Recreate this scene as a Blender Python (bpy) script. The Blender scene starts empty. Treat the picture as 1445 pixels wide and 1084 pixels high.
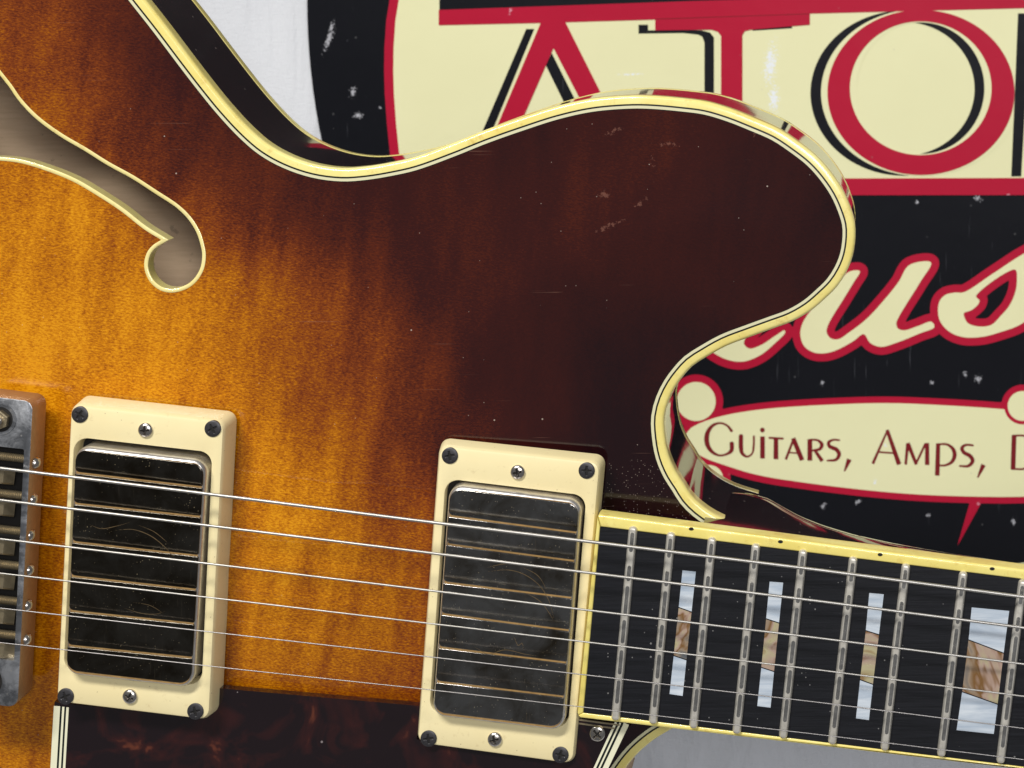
import bpy, math, random
import numpy as np
from mathutils import Vector, Matrix, geometry as mgeo

random.seed(7)
rng = np.random.default_rng(11)
scene = bpy.context.scene
C = scene.collection

# ------------------------------------------------------------------ camera
F = 2800.0                 # focal length in photo pixels (photo 1445 x 1084)
VX, VY = 1200.0, -20.0     # where the optical axis meets the photo (photo is cropped off-axis)
CAMZ = 0.611
MM = 0.001
cam = bpy.data.cameras.new('camera')
cam_o = bpy.data.objects.new('camera', cam)
C.objects.link(cam_o)
# the script measures along the guitar's face (x right, y up, z towards the camera);
# STAND turns that frame upright, so that y becomes the world's vertical
STAND = Matrix.Rotation(math.radians(90), 4, 'X')
cam_o.matrix_world = STAND @ Matrix.Translation((0, 0, CAMZ))
cam.sensor_width = 36.0
cam.lens = 36.0 * F / 1445.0
cam.shift_x = (722.5 - VX) / 1445.0
cam.shift_y = -(542.0 - VY) / 1445.0
cam.clip_start = 0.01
cam.clip_end = 50
cam.dof.use_dof = True
cam.dof.focus_distance = CAMZ - 0.057
cam.dof.aperture_fstop = 38
scene.camera = cam_o

# ------------------------------------------------------------------ world and lamps
world = bpy.data.worlds.new('World')
scene.world = world
world.use_nodes = True
bg = world.node_tree.nodes['Background']
bg.inputs[0].default_value = (0.97, 0.98, 1.0, 1)
bg.inputs[1].default_value = 0.135

def area(name, loc, target, sx, sy, power, col):
    l = bpy.data.lights.new(name, 'AREA')
    l.shape = 'RECTANGLE'; l.size = sx; l.size_y = sy; l.energy = power; l.color = col
    o = bpy.data.objects.new(name, l)
    C.objects.link(o)
    d = Vector(target) - Vector(loc)
    o.matrix_world = STAND @ Matrix.Translation(loc) @ d.to_track_quat('-Z', 'Y').to_matrix().to_4x4()
    return o
area('ceiling_tube_light', (-0.55, 1.02, 1.12), (-0.1, -0.1, 0.05), 0.7, 0.14, 27, (1.0, 0.975, 0.93))
area('added_fill_light', (0.34, 0.34, 1.75), (-0.1, -0.1, 0.0), 0.5, 0.45, 12, (0.98, 0.98, 1.0))  # added fill from the camera side, brightens the f-hole interior

scene.view_settings.view_transform = 'Standard'
scene.view_settings.look = 'None'
scene.view_settings.exposure = 0.0
scene.view_settings.gamma = 1.0
scene.view_settings.use_curve_mapping = False

# ------------------------------------------------------------------ helpers
def P(px, py, z):
    """photo pixel -> world x, y on the horizontal plane at height z (metres)"""
    d = CAMZ - z
    return ((px - VX) * d / F, -(py - VY) * d / F)
def PX(pts, z): return [P(a, b, z) for a, b in pts]
def unP(x, y, z):
    d = CAMZ - z
    return (x * F / d + VX, -y * F / d + VY)

BASE = {}
def obj(name, verts, faces, m, parent=None, smooth=False, edge=None):
    me = bpy.data.meshes.new(name)
    me.from_pydata([tuple(v) for v in verts], [], faces)
    me.validate(); me.update()
    return mobj(name, me, m, parent, smooth)
def mobj(name, me, m, parent=None, smooth=False, loc=None, rot=None):
    if m is not None and not me.materials: me.materials.append(m)
    if smooth:
        me.polygons.foreach_set('use_smooth', [True] * len(me.polygons))
        if smooth != 'all': me.set_sharp_from_angle(angle=math.radians(smooth if not isinstance(smooth, bool) else 38))
    o = bpy.data.objects.new(name, me)
    C.objects.link(o)
    if parent is not None:
        o.parent = parent
    base = Vector(loc) if loc else Vector((0, 0, 0))
    if parent is not None and parent.type == 'EMPTY': base = base - BASE[parent.name]
    if parent is None: o.matrix_world = STAND @ Matrix.Translation(base); return o
    o.location = base
    if rot: o.rotation_euler = rot
    return o
def flip_if_needed(poly):
    a = 0
    for i in range(len(poly)):
        x0, y0 = poly[i]; x1, y1 = poly[(i + 1) % len(poly)]
        a += x0 * y1 - x1 * y0
    return poly if a > 0 else poly[::-1]
def loft(loops, cap0=True, cap1=True, closed=True):
    """loops = [(poly2d, z)...] of equal counts"""
    n = len(loops[0][0]); v = []; f = []
    for poly, z in loops:
        zz = z if hasattr(z, '__len__') else [z] * n
        v += [(p[0], p[1], h) for p, h in zip(poly, zz)]
    for k in range(len(loops) - 1):
        for i in range(n if closed else n - 1):
            j = (i + 1) % n
            f.append((k*n + i, k*n + j, (k+1)*n + j, (k+1)*n + i))
    if cap0: f.append(tuple(range(n))[::-1])
    if cap1: f.append(tuple(range((len(loops)-1)*n, len(loops)*n)))
    return v, f
def inset_poly(poly, d):
    """inward mitre offset of a CCW polygon"""
    p = np.array(poly, float); n = len(p)
    e = np.roll(p, -1, 0) - p
    L = np.hypot(e[:, 0], e[:, 1]); L[L < 1e-12] = 1e-12
    nrm = np.stack([-e[:, 1] / L, e[:, 0] / L], 1)
    pn = np.roll(nrm, 1, 0)
    m = pn + nrm
    den = np.maximum(0.35, 1 + (pn * nrm).sum(1))
    return (p + d * m / den[:, None]).tolist()
def rpoly(corners, r, seg=6):
    """round the corners of a CCW polygon; r scalar or one per corner"""
    corners = [np.array(c, float) for c in corners]
    n = len(corners); out = []
    rr = r if hasattr(r, '__len__') else [r] * n
    for i in range(n):
        p = corners[i]; a = corners[i-1] - p; b = corners[(i+1) % n] - p
        la, lb = np.hypot(*a), np.hypot(*b); a /= la; b /= lb
        ang = math.acos(max(-1, min(1, float(a @ b))))
        t = min(rr[i] / math.tan(ang / 2), la * .48, lb * .48)
        p0, p1 = p + a * t, p + b * t
        for k in range(seg + 1):
            s = k / seg
            q = (1-s)**2 * p0 + 2*s*(1-s) * p + s*s * p1
            # blend towards a true arc
            out.append(tuple(q * 0.75 + ((1-s)*p0 + s*p1) * 0.25 if 0 < k < seg else q))
    return out
def quad(tl, tr, br, bl, z):
    return flip_if_needed(PX([tl, bl, br, tr], z))
def slab(poly, z0, z1, bev=0.0003, steps=3):
    """prism with a rounded top edge"""
    loops = [(poly, z0)]
    for k in range(steps + 1):
        a = k / steps * math.pi / 2
        loops.append((inset_poly(poly, bev * (1 - math.cos(a)) + 1e-7), z1 - bev * (1 - math.sin(a))))
    return loft(loops)
def catmull(pts, step, closed=False):
    p = [np.array(q, float) for q in pts]; out = []
    n = len(p)
    for i in range(n if closed else n - 1):
        p1, p2 = p[i], p[(i+1) % n]
        p0 = p[i-1] if (closed or i > 0) else 2*p1 - p2
        p3 = p[(i+2) % n] if (closed or i + 2 < n) else 2*p2 - p1
        # centripetal
        t01 = max(1e-9, np.linalg.norm(p1-p0)**.5); t12 = max(1e-9, np.linalg.norm(p2-p1)**.5); t23 = max(1e-9, np.linalg.norm(p3-p2)**.5)
        m1 = (p2-p1) + t12 * ((p1-p0)/t01 - (p2-p0)/(t01+t12))
        m2 = (p2-p1) + t12 * ((p3-p2)/t23 - (p3-p1)/(t12+t23))
        k = max(1, int(np.linalg.norm(p2-p1) / step))
        for j in range(k):
            s = j / k
            out.append((2*s**3-3*s*s+1)*p1 + (s**3-2*s*s+s)*m1 + (-2*s**3+3*s*s)*p2 + (s**3-s*s)*m2)
    if not closed: out.append(p[-1])
    return np.array(out)
def inside(pts, poly):
    x, y = pts[:, 0], pts[:, 1]
    c = np.zeros(len(pts), bool)
    q = np.asarray(poly); j = len(q) - 1
    for i in range(len(q)):
        xi, yi = q[i]; xj, yj = q[j]
        if yi != yj:
            c ^= ((yi > y) != (yj > y)) & (x < (xj - xi) * (y - yi) / (yj - yi) + xi)
        j = i
    return c
def dist_poly(pts, poly, closed=True):
    q = np.asarray(poly); d = np.full(len(pts), 1e9)
    m = len(q) if closed else len(q) - 1
    for i in range(m):
        a = q[i]; b = q[(i+1) % len(q)] - a
        t = np.clip(((pts - a) @ b) / max(1e-18, b @ b), 0, 1)
        e = pts - a - t[:, None] * b
        d = np.minimum(d, np.einsum('ij,ij->i', e, e))
    return np.sqrt(d)
def cdt_fill(loops, extra=None, keep=None):
    """triangulate closed loops (first outer, others holes) with extra interior points"""
    vs, es = [], []
    for lp in loops:
        s = len(vs)
        vs += [Vector((float(a), float(b))) for a, b in lp]
        es += [(s+i, s+(i+1) % len(lp)) for i in range(len(lp))]
    if extra is not None: vs += [Vector((float(a), float(b))) for a, b in extra]
    r = mgeo.delaunay_2d_cdt(vs, es, [], 0, 1e-7)
    v = np.array([[a.x, a.y] for a in r[0]]); t = np.array([list(f) for f in r[2]])
    cen = v[t].mean(1)
    ok = inside(cen, loops[0])
    for lp in loops[1:]: ok &= ~inside(cen, lp)
    return v, t[ok]

# ------------------------------------------------------------------ materials
def lin(r, g, b):
    def f(c):
        c /= 255.0
        return c / 12.92 if c <= 0.04045 else ((c + .055) / 1.055) ** 2.4
    return (f(r), f(g), f(b), 1)
class NT:
    def __init__(s, name):
        s.m = bpy.data.materials.new(name); s.m.use_nodes = True
        s.t = s.m.node_tree; s.b = s.t.nodes['Principled BSDF']
        s.co = s.n('ShaderNodeTexCoord').outputs['Object']
    def n(s, typ, **kw):
        x = s.t.nodes.new(typ)
        for k, v in kw.items(): setattr(x, k, v)
        return x
    def l(s, a, b): s.t.links.new(a, b)
    def put(s, sock, v):
        if hasattr(v, 'is_output') or isinstance(v, bpy.types.NodeSocket): s.l(v, sock)
        else: sock.default_value = v
    def mapping(s, scale=(1, 1, 1), rot=(0, 0, 0), loc=(0, 0, 0), typ='POINT', vec=None):
        x = s.n('ShaderNodeMapping', vector_type=typ)
        s.l(vec or s.co, x.inputs[0])
        x.inputs['Location'].default_value = loc; x.inputs['Rotation'].default_value = rot; x.inputs['Scale'].default_value = scale
        return x.outputs[0]
    def noise(s, scale, detail=3, rough=.55, vec=None, dist=0):
        x = s.n('ShaderNodeTexNoise')
        s.l(vec or s.co, x.inputs['Vector'])
        x.inputs['Scale'].default_value = scale; x.inputs['Detail'].default_value = detail
        x.inputs['Roughness'].default_value = rough; x.inputs['Distortion'].default_value = dist
        return x.outputs['Fac']
    def vor(s, scale, vec=None):
        x = s.n('ShaderNodeTexVoronoi'); s.l(vec or s.co, x.inputs['Vector'])
        x.inputs['Scale'].default_value = scale
        return x
    def ramp(s, fac, stops, interp='LINEAR'):
        x = s.n('ShaderNodeValToRGB'); s.l(fac, x.inputs[0])
        x.color_ramp.interpolation = interp
        els = x.color_ramp.elements
        while len(els) < len(stops): els.new(0.5)
        for e, (p, c) in zip(els, stops):
            e.position = p; e.color = c if hasattr(c, '__len__') else (c, c, c, 1)
        return x.outputs[0]
    def math(s, op, a, b=None, clamp=False):
        x = s.n('ShaderNodeMath', operation=op); x.use_clamp = clamp
        s.put(x.inputs[0], a)
        if b is not None: s.put(x.inputs[1], b)
        return x.outputs[0]
    def mix(s, fac, a, b, blend='MIX'):
        x = s.n('ShaderNodeMix', data_type='RGBA', blend_type=blend)
        s.put(x.inputs[0], fac); s.put(x.inputs[6], a); s.put(x.inputs[7], b)
        return x.outputs[2]
    def set(s, **kw):
        names = dict(col='Base Color', rough='Roughness', metal='Metallic', coat='Coat Weight', coat_rough='Coat Roughness', spec='Specular IOR Level', ior='IOR', sheen='Sheen Weight')
        for k, v in kw.items(): s.put(s.b.inputs[names[k]], v)
        return s
    def bump(s, h, strength=.2, dist=.0005):
        x = s.n('ShaderNodeBump'); x.inputs['Strength'].default_value = strength; x.inputs['Distance'].default_value = dist
        s.l(h, x.inputs['Height']); s.l(x.outputs[0], s.b.inputs['Normal'])
        return s
    def dust(s, scale=260, size=.10, thr=.93, vec=None):
        """mask of sparse tiny specks"""
        v = s.vor(scale, vec)
        a = s.math('LESS_THAN', v.outputs['Distance'], size)
        sep = s.n('ShaderNodeSeparateColor'); s.l(v.outputs['Color'], sep.inputs[0])
        b = s.math('GREATER_THAN', sep.outputs[0], thr)
        return s.math('MULTIPLY', a, b)
    def blobs(s, spots, nscale=900, z0=.055, bias=1.45):
        """wear marks: spots = (x, y, rx, ry, angle, strength); returns a 0..1 mask"""
        nz = s.noise(nscale, 3, .7)
        tot = None
        for (x, y, rx, ry, an, st) in spots:
            mp = s.mapping(scale=(rx, ry, .01), rot=(0, 0, an), loc=(x, y, z0), typ='TEXTURE')
            g = s.n('ShaderNodeTexGradient', gradient_type='SPHERICAL'); s.l(mp, g.inputs[0])
            g2 = s.math('MULTIPLY', g.outputs[1], st)
            tot = g2 if tot is None else s.math('MAXIMUM', tot, g2)
        v = s.math('ADD', s.math('MULTIPLY', nz, 2.0), s.math('MULTIPLY', tot, 0.75))
        v = s.math('SUBTRACT', v, bias)
        v = s.math('MULTIPLY', v, 4, clamp=True)
        return s.math('MULTIPLY', v, s.math('GREATER_THAN', tot, 0.02))

ANG = math.atan(0.1173)   # neck axis slopes down to the right
ROT = (0, 0, ANG)         # rotate coords so x runs along the strings

# --- sunburst top
def wood_top():
    s = NT('sunburst_maple')
    al = s.mapping(rot=ROT)
    at = s.n('ShaderNodeAttribute', attribute_name='burst').outputs['Fac']
    fig = s.noise(1, 2, .45, s.mapping(scale=(88, 20, 1), vec=al), 1.1)          # broad flame bars
    fig2 = s.noise(1, 2, .5, s.mapping(scale=(230, 40, 1), vec=al), .4)
    gr = s.noise(1, 3, .7, s.mapping(scale=(1000, 2300, 1), vec=al), .3)            # short pore flecks
    gr2 = s.noise(1, 3, .7, s.mapping(scale=(300, 520, 1), vec=al))
    b = s.math('ADD', at, s.math('MULTIPLY', s.math('SUBTRACT', fig, .5), .36))
    b = s.math('ADD', b, s.math('MULTIPLY', s.math('SUBTRACT', fig2, .5), .24))
    b = s.math('ADD', b, s.math('MULTIPLY', s.math('SUBTRACT', gr, .5), .95))
    b = s.math('ADD', b, s.math('MULTIPLY', s.math('SUBTRACT', gr2, .5), .26))
    # keep the figure weak where the paint is opaque
    keep = s.ramp(at, [(0.0, 1.0), (0.5, .8), (0.75, .32), (1.0, .16)])
    d = s.math('MULTIPLY', s.math('SUBTRACT', b, at), keep)
    b = s.math('ADD', s.math('ADD', s.math('MULTIPLY', at, .88), .12), s.math('ADD', d, s.math('MULTIPLY', s.math('SUBTRACT', s.noise(1, 3, .6, s.mapping(scale=(26, 14, 1), vec=al), .6), .5), .34)), clamp=True)
    col = s.ramp(b, [(0.0, lin(216, 146, 20)), (0.14, lin(192, 119, 8)), (0.32, lin(150, 82, 6)), (0.46, lin(120, 55, 14)),
                     (0.62, lin(86, 33, 13)), (0.78, lin(53, 17, 14)), (1.0, lin(27, 9, 13))])
    fl = s.dust(300, .07, .965)
    fl2 = s.dust(700, .10, .97)
    fl = s.math('MAXIMUM', fl, s.math('MULTIPLY', fl2, .6))
    # thick dust by the end of the fingerboard
    m = s.mapping(scale=(.040, .020, .1), loc=P(885, 722, .055) + (.055,), typ='TEXTURE')
    g = s.n('ShaderNodeTexGradient', gradient_type='SPHERICAL'); s.l(m, g.inputs[0])
    fd = s.math('MULTIPLY', s.dust(1900, .26, .72), s.math('GREATER_THAN', s.math('ADD', g.outputs[1], s.math('MULTIPLY', s.noise(500, 2), .5)), .60))
    fl = s.math('MAXIMUM', fl, s.math('MULTIPLY', fd, .42))
    # scuffs on the horn
    sp = []
    for x, y, rx, ry, a in [(940, 205, 26, 5, -.05), (865, 185, 18, 7, .4), (860, 320, 26, 5, .35), (905, 285, 16, 6, .7), (850, 275, 10, 8, 0), (920, 240, 5, 22, .1), (1064, 193, 3, 12, -.2)]:
        X, Y = P(x, y, .055); sp.append((X, Y, rx / 5 * MM, ry / 5 * MM, a, .55))
    sc = s.blobs(sp, 800, .055, 1.18)
    col = s.mix(s.math('MULTIPLY', sc, .4), col, lin(140, 95, 80))
    hl = None
    for an in (.5, -.35, 1.3):     # hairline scratches in the lacquer
        q = s.ramp(s.noise(1, 2, .5, s.mapping(scale=(26, 1500, 1), rot=(0, 0, an)), .25), [(.725, 0.0), (.76, 1.0)])
        hl = q if hl is None else s.math('MAXIMUM', hl, q)
    hl = s.math('MULTIPLY', hl, s.ramp(s.noise(40, 2), [(.5, 0.0), (.62, 1.0)]))
    col = s.mix(s.math('MULTIPLY', hl, .16), col, lin(170, 130, 110))
    col = s.mix(s.math('MULTIPLY', fl, .55), col, lin(190, 175, 160))
    s.set(col=col, rough=s.math('ADD', .10, s.math('MULTIPLY', fl, .5)), coat=.3, coat_rough=.05)
    bn = s.noise(90, 2)
    s.bump(bn, .04, .0006)
    return s.m
def simple(name, col, rough=.4, metal=0, var=0, vscale=80, coat=0, bump=0, bscale=400, spec=.5):
    s = NT(name)
    c = col
    if var:
        c = s.mix(s.noise(vscale, 4, .65), tuple(x * (1 - var) for x in col[:3]) + (1,), tuple(min(1, x * (1 + var)) for x in col[:3]) + (1,))
    s.set(col=c, rough=rough, metal=metal, coat=coat, spec=spec)
    if bump: s.bump(s.noise(bscale, 4), bump, .0004)
    return s.m
def binding_mat(name, a, b, rough=.25):
    s = NT(name)
    n = s.noise(45, 4, .7); n2 = s.noise(260, 3, .7)
    c = s.mix(s.ramp(n, [(.3, 0.0), (.7, 1.0)]), a, b)
    c = s.mix(s.ramp(n2, [(.58, 0.0), (.74, .45)]), c, lin(196, 156, 72))
    n3 = s.noise(1100, 3, .7); c = s.mix(s.ramp(n3, [(.64, 0.0), (.74, .3)]), c, lin(120, 90, 50))
    s.set(col=c, rough=rough, coat=.6, coat_rough=.08)
    return s.m
M = {}
M['wood'] = wood_top()
M['binding'] = binding_mat('aged_yellow_binding', lin(239, 229, 152), lin(230, 210, 116))
M['purf_black'] = simple('black_purfling', lin(18, 20, 18), .3)
M['purf_white'] = simple('ivory_purfling', lin(214, 210, 172), .3, var=.08)
s = NT('gloss_body_side')
c = s.mix(s.noise(30, 3), lin(34, 14, 17), lin(24, 11, 15))
c = s.mix(s.math('MULTIPLY', s.dust(420, .12, .93), .6), c, lin(170, 160, 150))
s.set(col=c, rough=.06, coat=.3, coat_rough=.03, ior=1.5); s.bump(s.noise(60, 2), .03, .001); M['side'] = s.m
s = NT('raw_inner_maple')
c = s.mix(s.noise(1, 5, .7, s.mapping(scale=(60, 600, 60), rot=ROT)), lin(172, 144, 114), lin(216, 190, 158))
c = s.mix(s.math('MULTIPLY', s.ramp(s.noise(220, 4, .7), [(.62, 0.0), (.7, 1.0)]), .4), c, lin(96, 80, 66))
s.set(col=c, rough=.8); M['inner'] = s.m
M['fbind'] = binding_mat('cream_f_hole_binding', lin(238, 226, 160), lin(226, 208, 128), .3)
s = NT('cream_ring_plastic')
c = s.mix(s.noise(40, 4, .6), lin(243, 230, 183), lin(235, 217, 163))
c = s.mix(s.math('MULTIPLY', s.ramp(s.noise(340, 4, .75), [(.60, 0.0), (.75, 1.0)]), .3), c, lin(170, 140, 92))
c = s.mix(s.math('MULTIPLY', s.dust(900, .14, .93), .5), c, lin(110, 90, 60))
s.set(col=c, rough=.38, coat=.2, coat_rough=.2); s.bump(s.noise(500, 3), .05, .0003); M['cream'] = s.m

def cover_mat(name, dark, light, thr):
    s = NT(name)
    al = s.mapping(rot=ROT)
    n = s.noise(75, 5, .68, al, .5); n2 = s.noise(420, 4, .75, al); n3 = s.noise(1, 3, .7, s.mapping(scale=(1500, 60, 1), rot=(0, 0, ANG + .5)))
    c = s.mix(s.ramp(n, [(thr - .16, 0.0), (thr + .14, 1.0)]), dark, light)
    n4 = s.noise(1, 3, .7, s.mapping(scale=(1400, 45, 1), rot=(0, 0, ANG - .9)))
    sc = s.math('MAXIMUM', s.ramp(n3, [(.66, 0.0), (.74, 1.0)]), s.ramp(n4, [(.67, 0.0), (.74, 1.0)]))
    c = s.mix(s.math('MULTIPLY', sc, .35), c, lin(190, 170, 140))
    du = s.math('MAXIMUM', s.dust(900, .13, .88), s.dust(2000, .20, .86))
    du = s.math('MULTIPLY', du, s.ramp(s.noise(120, 3, .6), [(.42, .12), (.60, 1.0)]))
    c = s.mix(s.math('MULTIPLY', du, .65), c, lin(196, 178, 140))
    r = s.math('ADD', .06, s.math('MULTIPLY', n2, .16))
    r = s.math('ADD', r, s.math('MULTIPLY', du, .5))
    s.set(col=c, rough=r, metal=1.0)
    s.bump(n2, .05, .0004)
    return s.m
M['cover_neck'] = cover_mat('worn_nickel_cover', lin(88, 80, 68), lin(150, 149, 147), .45)
M['cover_bridge'] = cover_mat('painted_reflection_cover', lin(60, 53, 43), lin(96, 92, 85), .52)  # dark reflection of the room put into the metal's base colour
s = NT('tarnished_gold'); n = s.noise(500, 4, .7)
s.set(col=s.mix(n, lin(150, 112, 66), lin(214, 178, 118)), rough=s.math('ADD', .45, s.math('MULTIPLY', n, .3)), metal=.7); s.bump(n, .2, .0003); M['gold'] = s.m
s = NT('engraved_line'); n = s.noise(900, 3, .7)
s.set(col=s.mix(n, lin(60, 50, 38), lin(158, 132, 92)), rough=.5, metal=.6); M['scr'] = s.m
s = NT('worn_nickel'); n = s.noise(300, 4, .7)
s.set(col=s.mix(n, lin(170, 160, 148), lin(225, 222, 218)), rough=.24, metal=1); M['nickel'] = s.m
s = NT('brushed_cover_rim'); n = s.noise(400, 4, .7)
s.set(col=s.mix(n, lin(178, 172, 166), lin(222, 220, 218)), rough=s.math('ADD', .2, s.math('MULTIPLY', n, .25)), metal=.85); M['rim'] = s.m
s = NT('black_screw'); s.set(col=s.mix(s.noise(900, 3), lin(48, 48, 52), lin(78, 76, 78)), rough=.42, metal=.5); M['black_screw'] = s.m
s = NT('fret_nickel'); n = s.noise(350, 4, .7)
s.set(col=s.mix(n, lin(200, 194, 182), lin(230, 226, 216)), rough=s.math('ADD', .32, s.math('MULTIPLY', n, .25)), metal=.6); s.bump(s.noise(700, 3), .12, .0003); M['fret'] = s.m
s = NT('fret_worn_flat'); n = s.noise(500, 4, .7)
s.set(col=s.mix(n, lin(150, 149, 146), lin(196, 194, 190)), rough=s.math('ADD', .24, s.math('MULTIPLY', n, .22)), metal=1); M['fret_top'] = s.m
s = NT('string_steel'); n = s.noise(200, 2)
s.set(col=s.mix(n, lin(164, 160, 152), lin(204, 201, 196)), rough=.42, metal=.9); M['string'] = s.m
s = NT('string_bare'); s.set(col=lin(168, 164, 162), rough=.4, metal=1); M['string_plain'] = s.m
s = NT('ebony')
g = s.noise(1, 4, .7, s.mapping(scale=(60, 1500, 60), rot=ROT))
c = s.mix(s.ramp(g, [(.35, 0.0), (.68, 1.0)]), lin(15, 16, 20), lin(27, 28, 33))
du = s.math('MAXIMUM', s.dust(420, .12, .93), s.dust(900, .16, .95))
c = s.mix(s.math('MULTIPLY', du, .55), c, lin(150, 148, 146))
s.set(col=c, rough=.42, spec=.35); s.bump(g, .15, .0003); M['ebony'] = s.m
M['bind_board'] = binding_mat('fingerboard_binding', lin(242, 228, 138), lin(230, 208, 104), .3)
s = NT('mother_of_pearl')
w = s.noise(1, 3, .6, s.mapping(scale=(40, 260, 40), rot=(0, 0, ANG + .15)), 1.2)
s.set(col=s.mix(s.ramp(w, [(.3, 0.0), (.7, 1.0)]), lin(166, 180, 196), lin(214, 221, 228)), rough=.25, coat=.5); M['pearl'] = s.m
s = NT('abalone')
w = s.noise(62, 3, .5, None, 1.6)
c = s.ramp(w, [(.26, lin(84, 90, 96)), (.36, lin(150, 132, 112)), (.44, lin(118, 84, 44)), (.50, lin(170, 146, 132)), (.60, lin(176, 168, 132)), (.68, lin(142, 114, 76)), (.78, lin(96, 106, 108))])
s.set(col=c, rough=.25, coat=.5); M['abalone'] = s.m
s = NT('tortoise_pickguard')
w = s.noise(70, 3, .6, None, .8)
c = s.ramp(w, [(.50, lin(24, 14, 18)), (.63, lin(48, 20, 20)), (.73, lin(104, 54, 36))])
c = s.mix(s.math('MULTIPLY', s.dust(300, .10, .94), .5), c, lin(170, 160, 160))
s.set(col=c, rough=.12, coat=.5, coat_rough=.05); M['tortoise'] = s.m
M['ply_cream'] = simple('pickguard_cream_ply', lin(232, 230, 200), .35, var=.06)
M['ply_black'] = simple('pickguard_black_ply', lin(18, 26, 24), .35)
s = NT('aged_chrome_bridge'); n = s.noise(120, 5, .7, None, .5); n2 = s.noise(900, 4, .7)
c = s.mix(s.ramp(n, [(.45, 0.0), (.62, 1.0)]), lin(132, 134, 138), lin(206, 208, 212))
c = s.mix(s.math('MULTIPLY', s.dust(800, .2, .8), .6), c, lin(220, 216, 208))
s.set(col=c, rough=s.math('ADD', .2, s.math('MULTIPLY', n2, .3)), metal=.92); s.bump(n2, .1, .0004); M['chrome'] = s.m
s = NT('bronzed_bridge_side'); n = s.noise(300, 4, .7)
s.set(col=s.mix(n, lin(150, 116, 80), lin(196, 154, 112)), rough=.45, metal=.45); M['bronze'] = s.m
M['dark'] = simple('dark_cavity', lin(20, 17, 14), .8)
M['mud'] = simple('dull_saddle_metal', lin(164, 150, 122), .4, metal=.8, var=.3, vscale=500, bump=.3, bscale=900)

# --- sign materials
ZS = -0.2100            # face of the sign, well behind the guitar
def sign_mat(name, col, col2, spots=None, scratch=0, mark=(172, 172, 178), rough=.42):
    s = NT(name)
    c = s.mix(s.noise(18, 3, .6), col, col2)
    du = s.dust(220, .10, .93)
    if scratch:
        z = None
        for sc, an in (((900, 34, 1), .12), ((820, 40, 1), -.75), ((780, 44, 1), 1.35)):
            q = s.ramp(s.noise(1, 2, .6, s.mapping(scale=sc, rot=(0, 0, an))), [(.69, 0.0), (.77, 1.0)])
            q = s.math('MULTIPLY', q, s.ramp(s.noise(24 + 9 * an, 2), [(.46, 0.0), (.6, 1.0)]))
            z = q if z is None else s.math('MAXIMUM', z, q)
        gate = s.ramp(s.noise(28, 2), [(.48, 0.0), (.62, 1.0)])
        z = s.math('MULTIPLY', z, gate)
        sm = s.ramp(s.noise(420, 4, .7), [(.70, 0.0), (.78, 1.0)])
        z = s.math('MAXIMUM', s.math('MULTIPLY', z, scratch), s.math('MULTIPLY', sm, scratch * .5))
        c = s.mix(z, c, lin(130, 132, 140))
    c = s.mix(s.math('MULTIPLY', du, .15), c, lin(150, 150, 150))
    if spots:
        c = s.mix(s.blobs(spots, 1100, ZS, 1.36), c, lin(*mark))
    s.set(col=c, rough=rough, spec=.12)
    s.bump(s.noise(30, 3), .22, .002)
    return s.m
def spot(x, y, rx, ry, a, st=1.0):
    X, Y = P(x, y, ZS); return (X, Y, rx / 3.41 * MM, ry / 3.41 * MM, a, st)
blk = [spot(464, 55, 7, 30, -.35), spot(468, 38, 5, 16, -.35), spot(498, 130, 8, 12, -.2), spot(506, 163, 12, 7, 0), spot(536, 152, 4, 4, 0),
       spot(1315, 540, 6, 5, .5), spot(1380, 535, 9, 9, -.6), spot(1362, 528, 6, 6, 0), spot(1310, 727, 6, 4, 0), spot(1162, 714, 9, 6, .8), spot(1211, 708, 9, 5, .6), spot(1395, 815, 6, 14, -.4), spot(1430, 736, 5, 10, 0), spot(1380, 280, 10, 6, -.4), spot(1160, 540, 5, 6, 0), spot(1294, 286, 5, 5, 0)]
M['s_black'] = sign_mat('black_sign_paint', lin(17, 18, 23), lin(21, 22, 27), blk, .38, rough=.42)
crm = [spot(1087, 90, 16, 48, -.12, 1.0), spot(1092, 140, 14, 36, 0, 1.0), spot(890, 105, 32, 3, .03, .9), spot(1235, 680, 4, 9, 0, .9), spot(1250, 628, 5, 9, 0, .6)]
M['s_cream'] = sign_mat('cream_sign_vinyl', lin(228, 226, 182), lin(223, 220, 175), crm, 0, (228, 232, 236))
M['s_red'] = sign_mat('red_sign_vinyl', lin(178, 24, 54), lin(168, 20, 50), [spot(1381, 711, 5, 5, 0, .9), spot(720, 16, 4, 12, -.2, .8), spot(1423, 276, 7, 4, 0, .8)], 0, (215, 150, 165))
M['s_text'] = sign_mat('dark_red_sign_lettering', lin(122, 30, 36), lin(112, 27, 32))
s = NT('white_cotton_cloth')
wv = s.noise(1, 3, .6, s.mapping(scale=(1400, 300, 1))); wv2 = s.noise(1, 3, .6, s.mapping(scale=(300, 1400, 1)))
s.set(col=s.mix(s.noise(30, 4), lin(208, 210, 215), lin(222, 224, 228)), rough=.9, sheen=.2)
fo_ = s.noise(1, 3, .55, s.mapping(scale=(34, 9, 9), rot=(0, 0, .25)), .8)
s.bump(s.math('ADD', s.math('MULTIPLY', s.math('ADD', wv, wv2), .05), fo_), .8, .006); M['cloth'] = s.m

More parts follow.
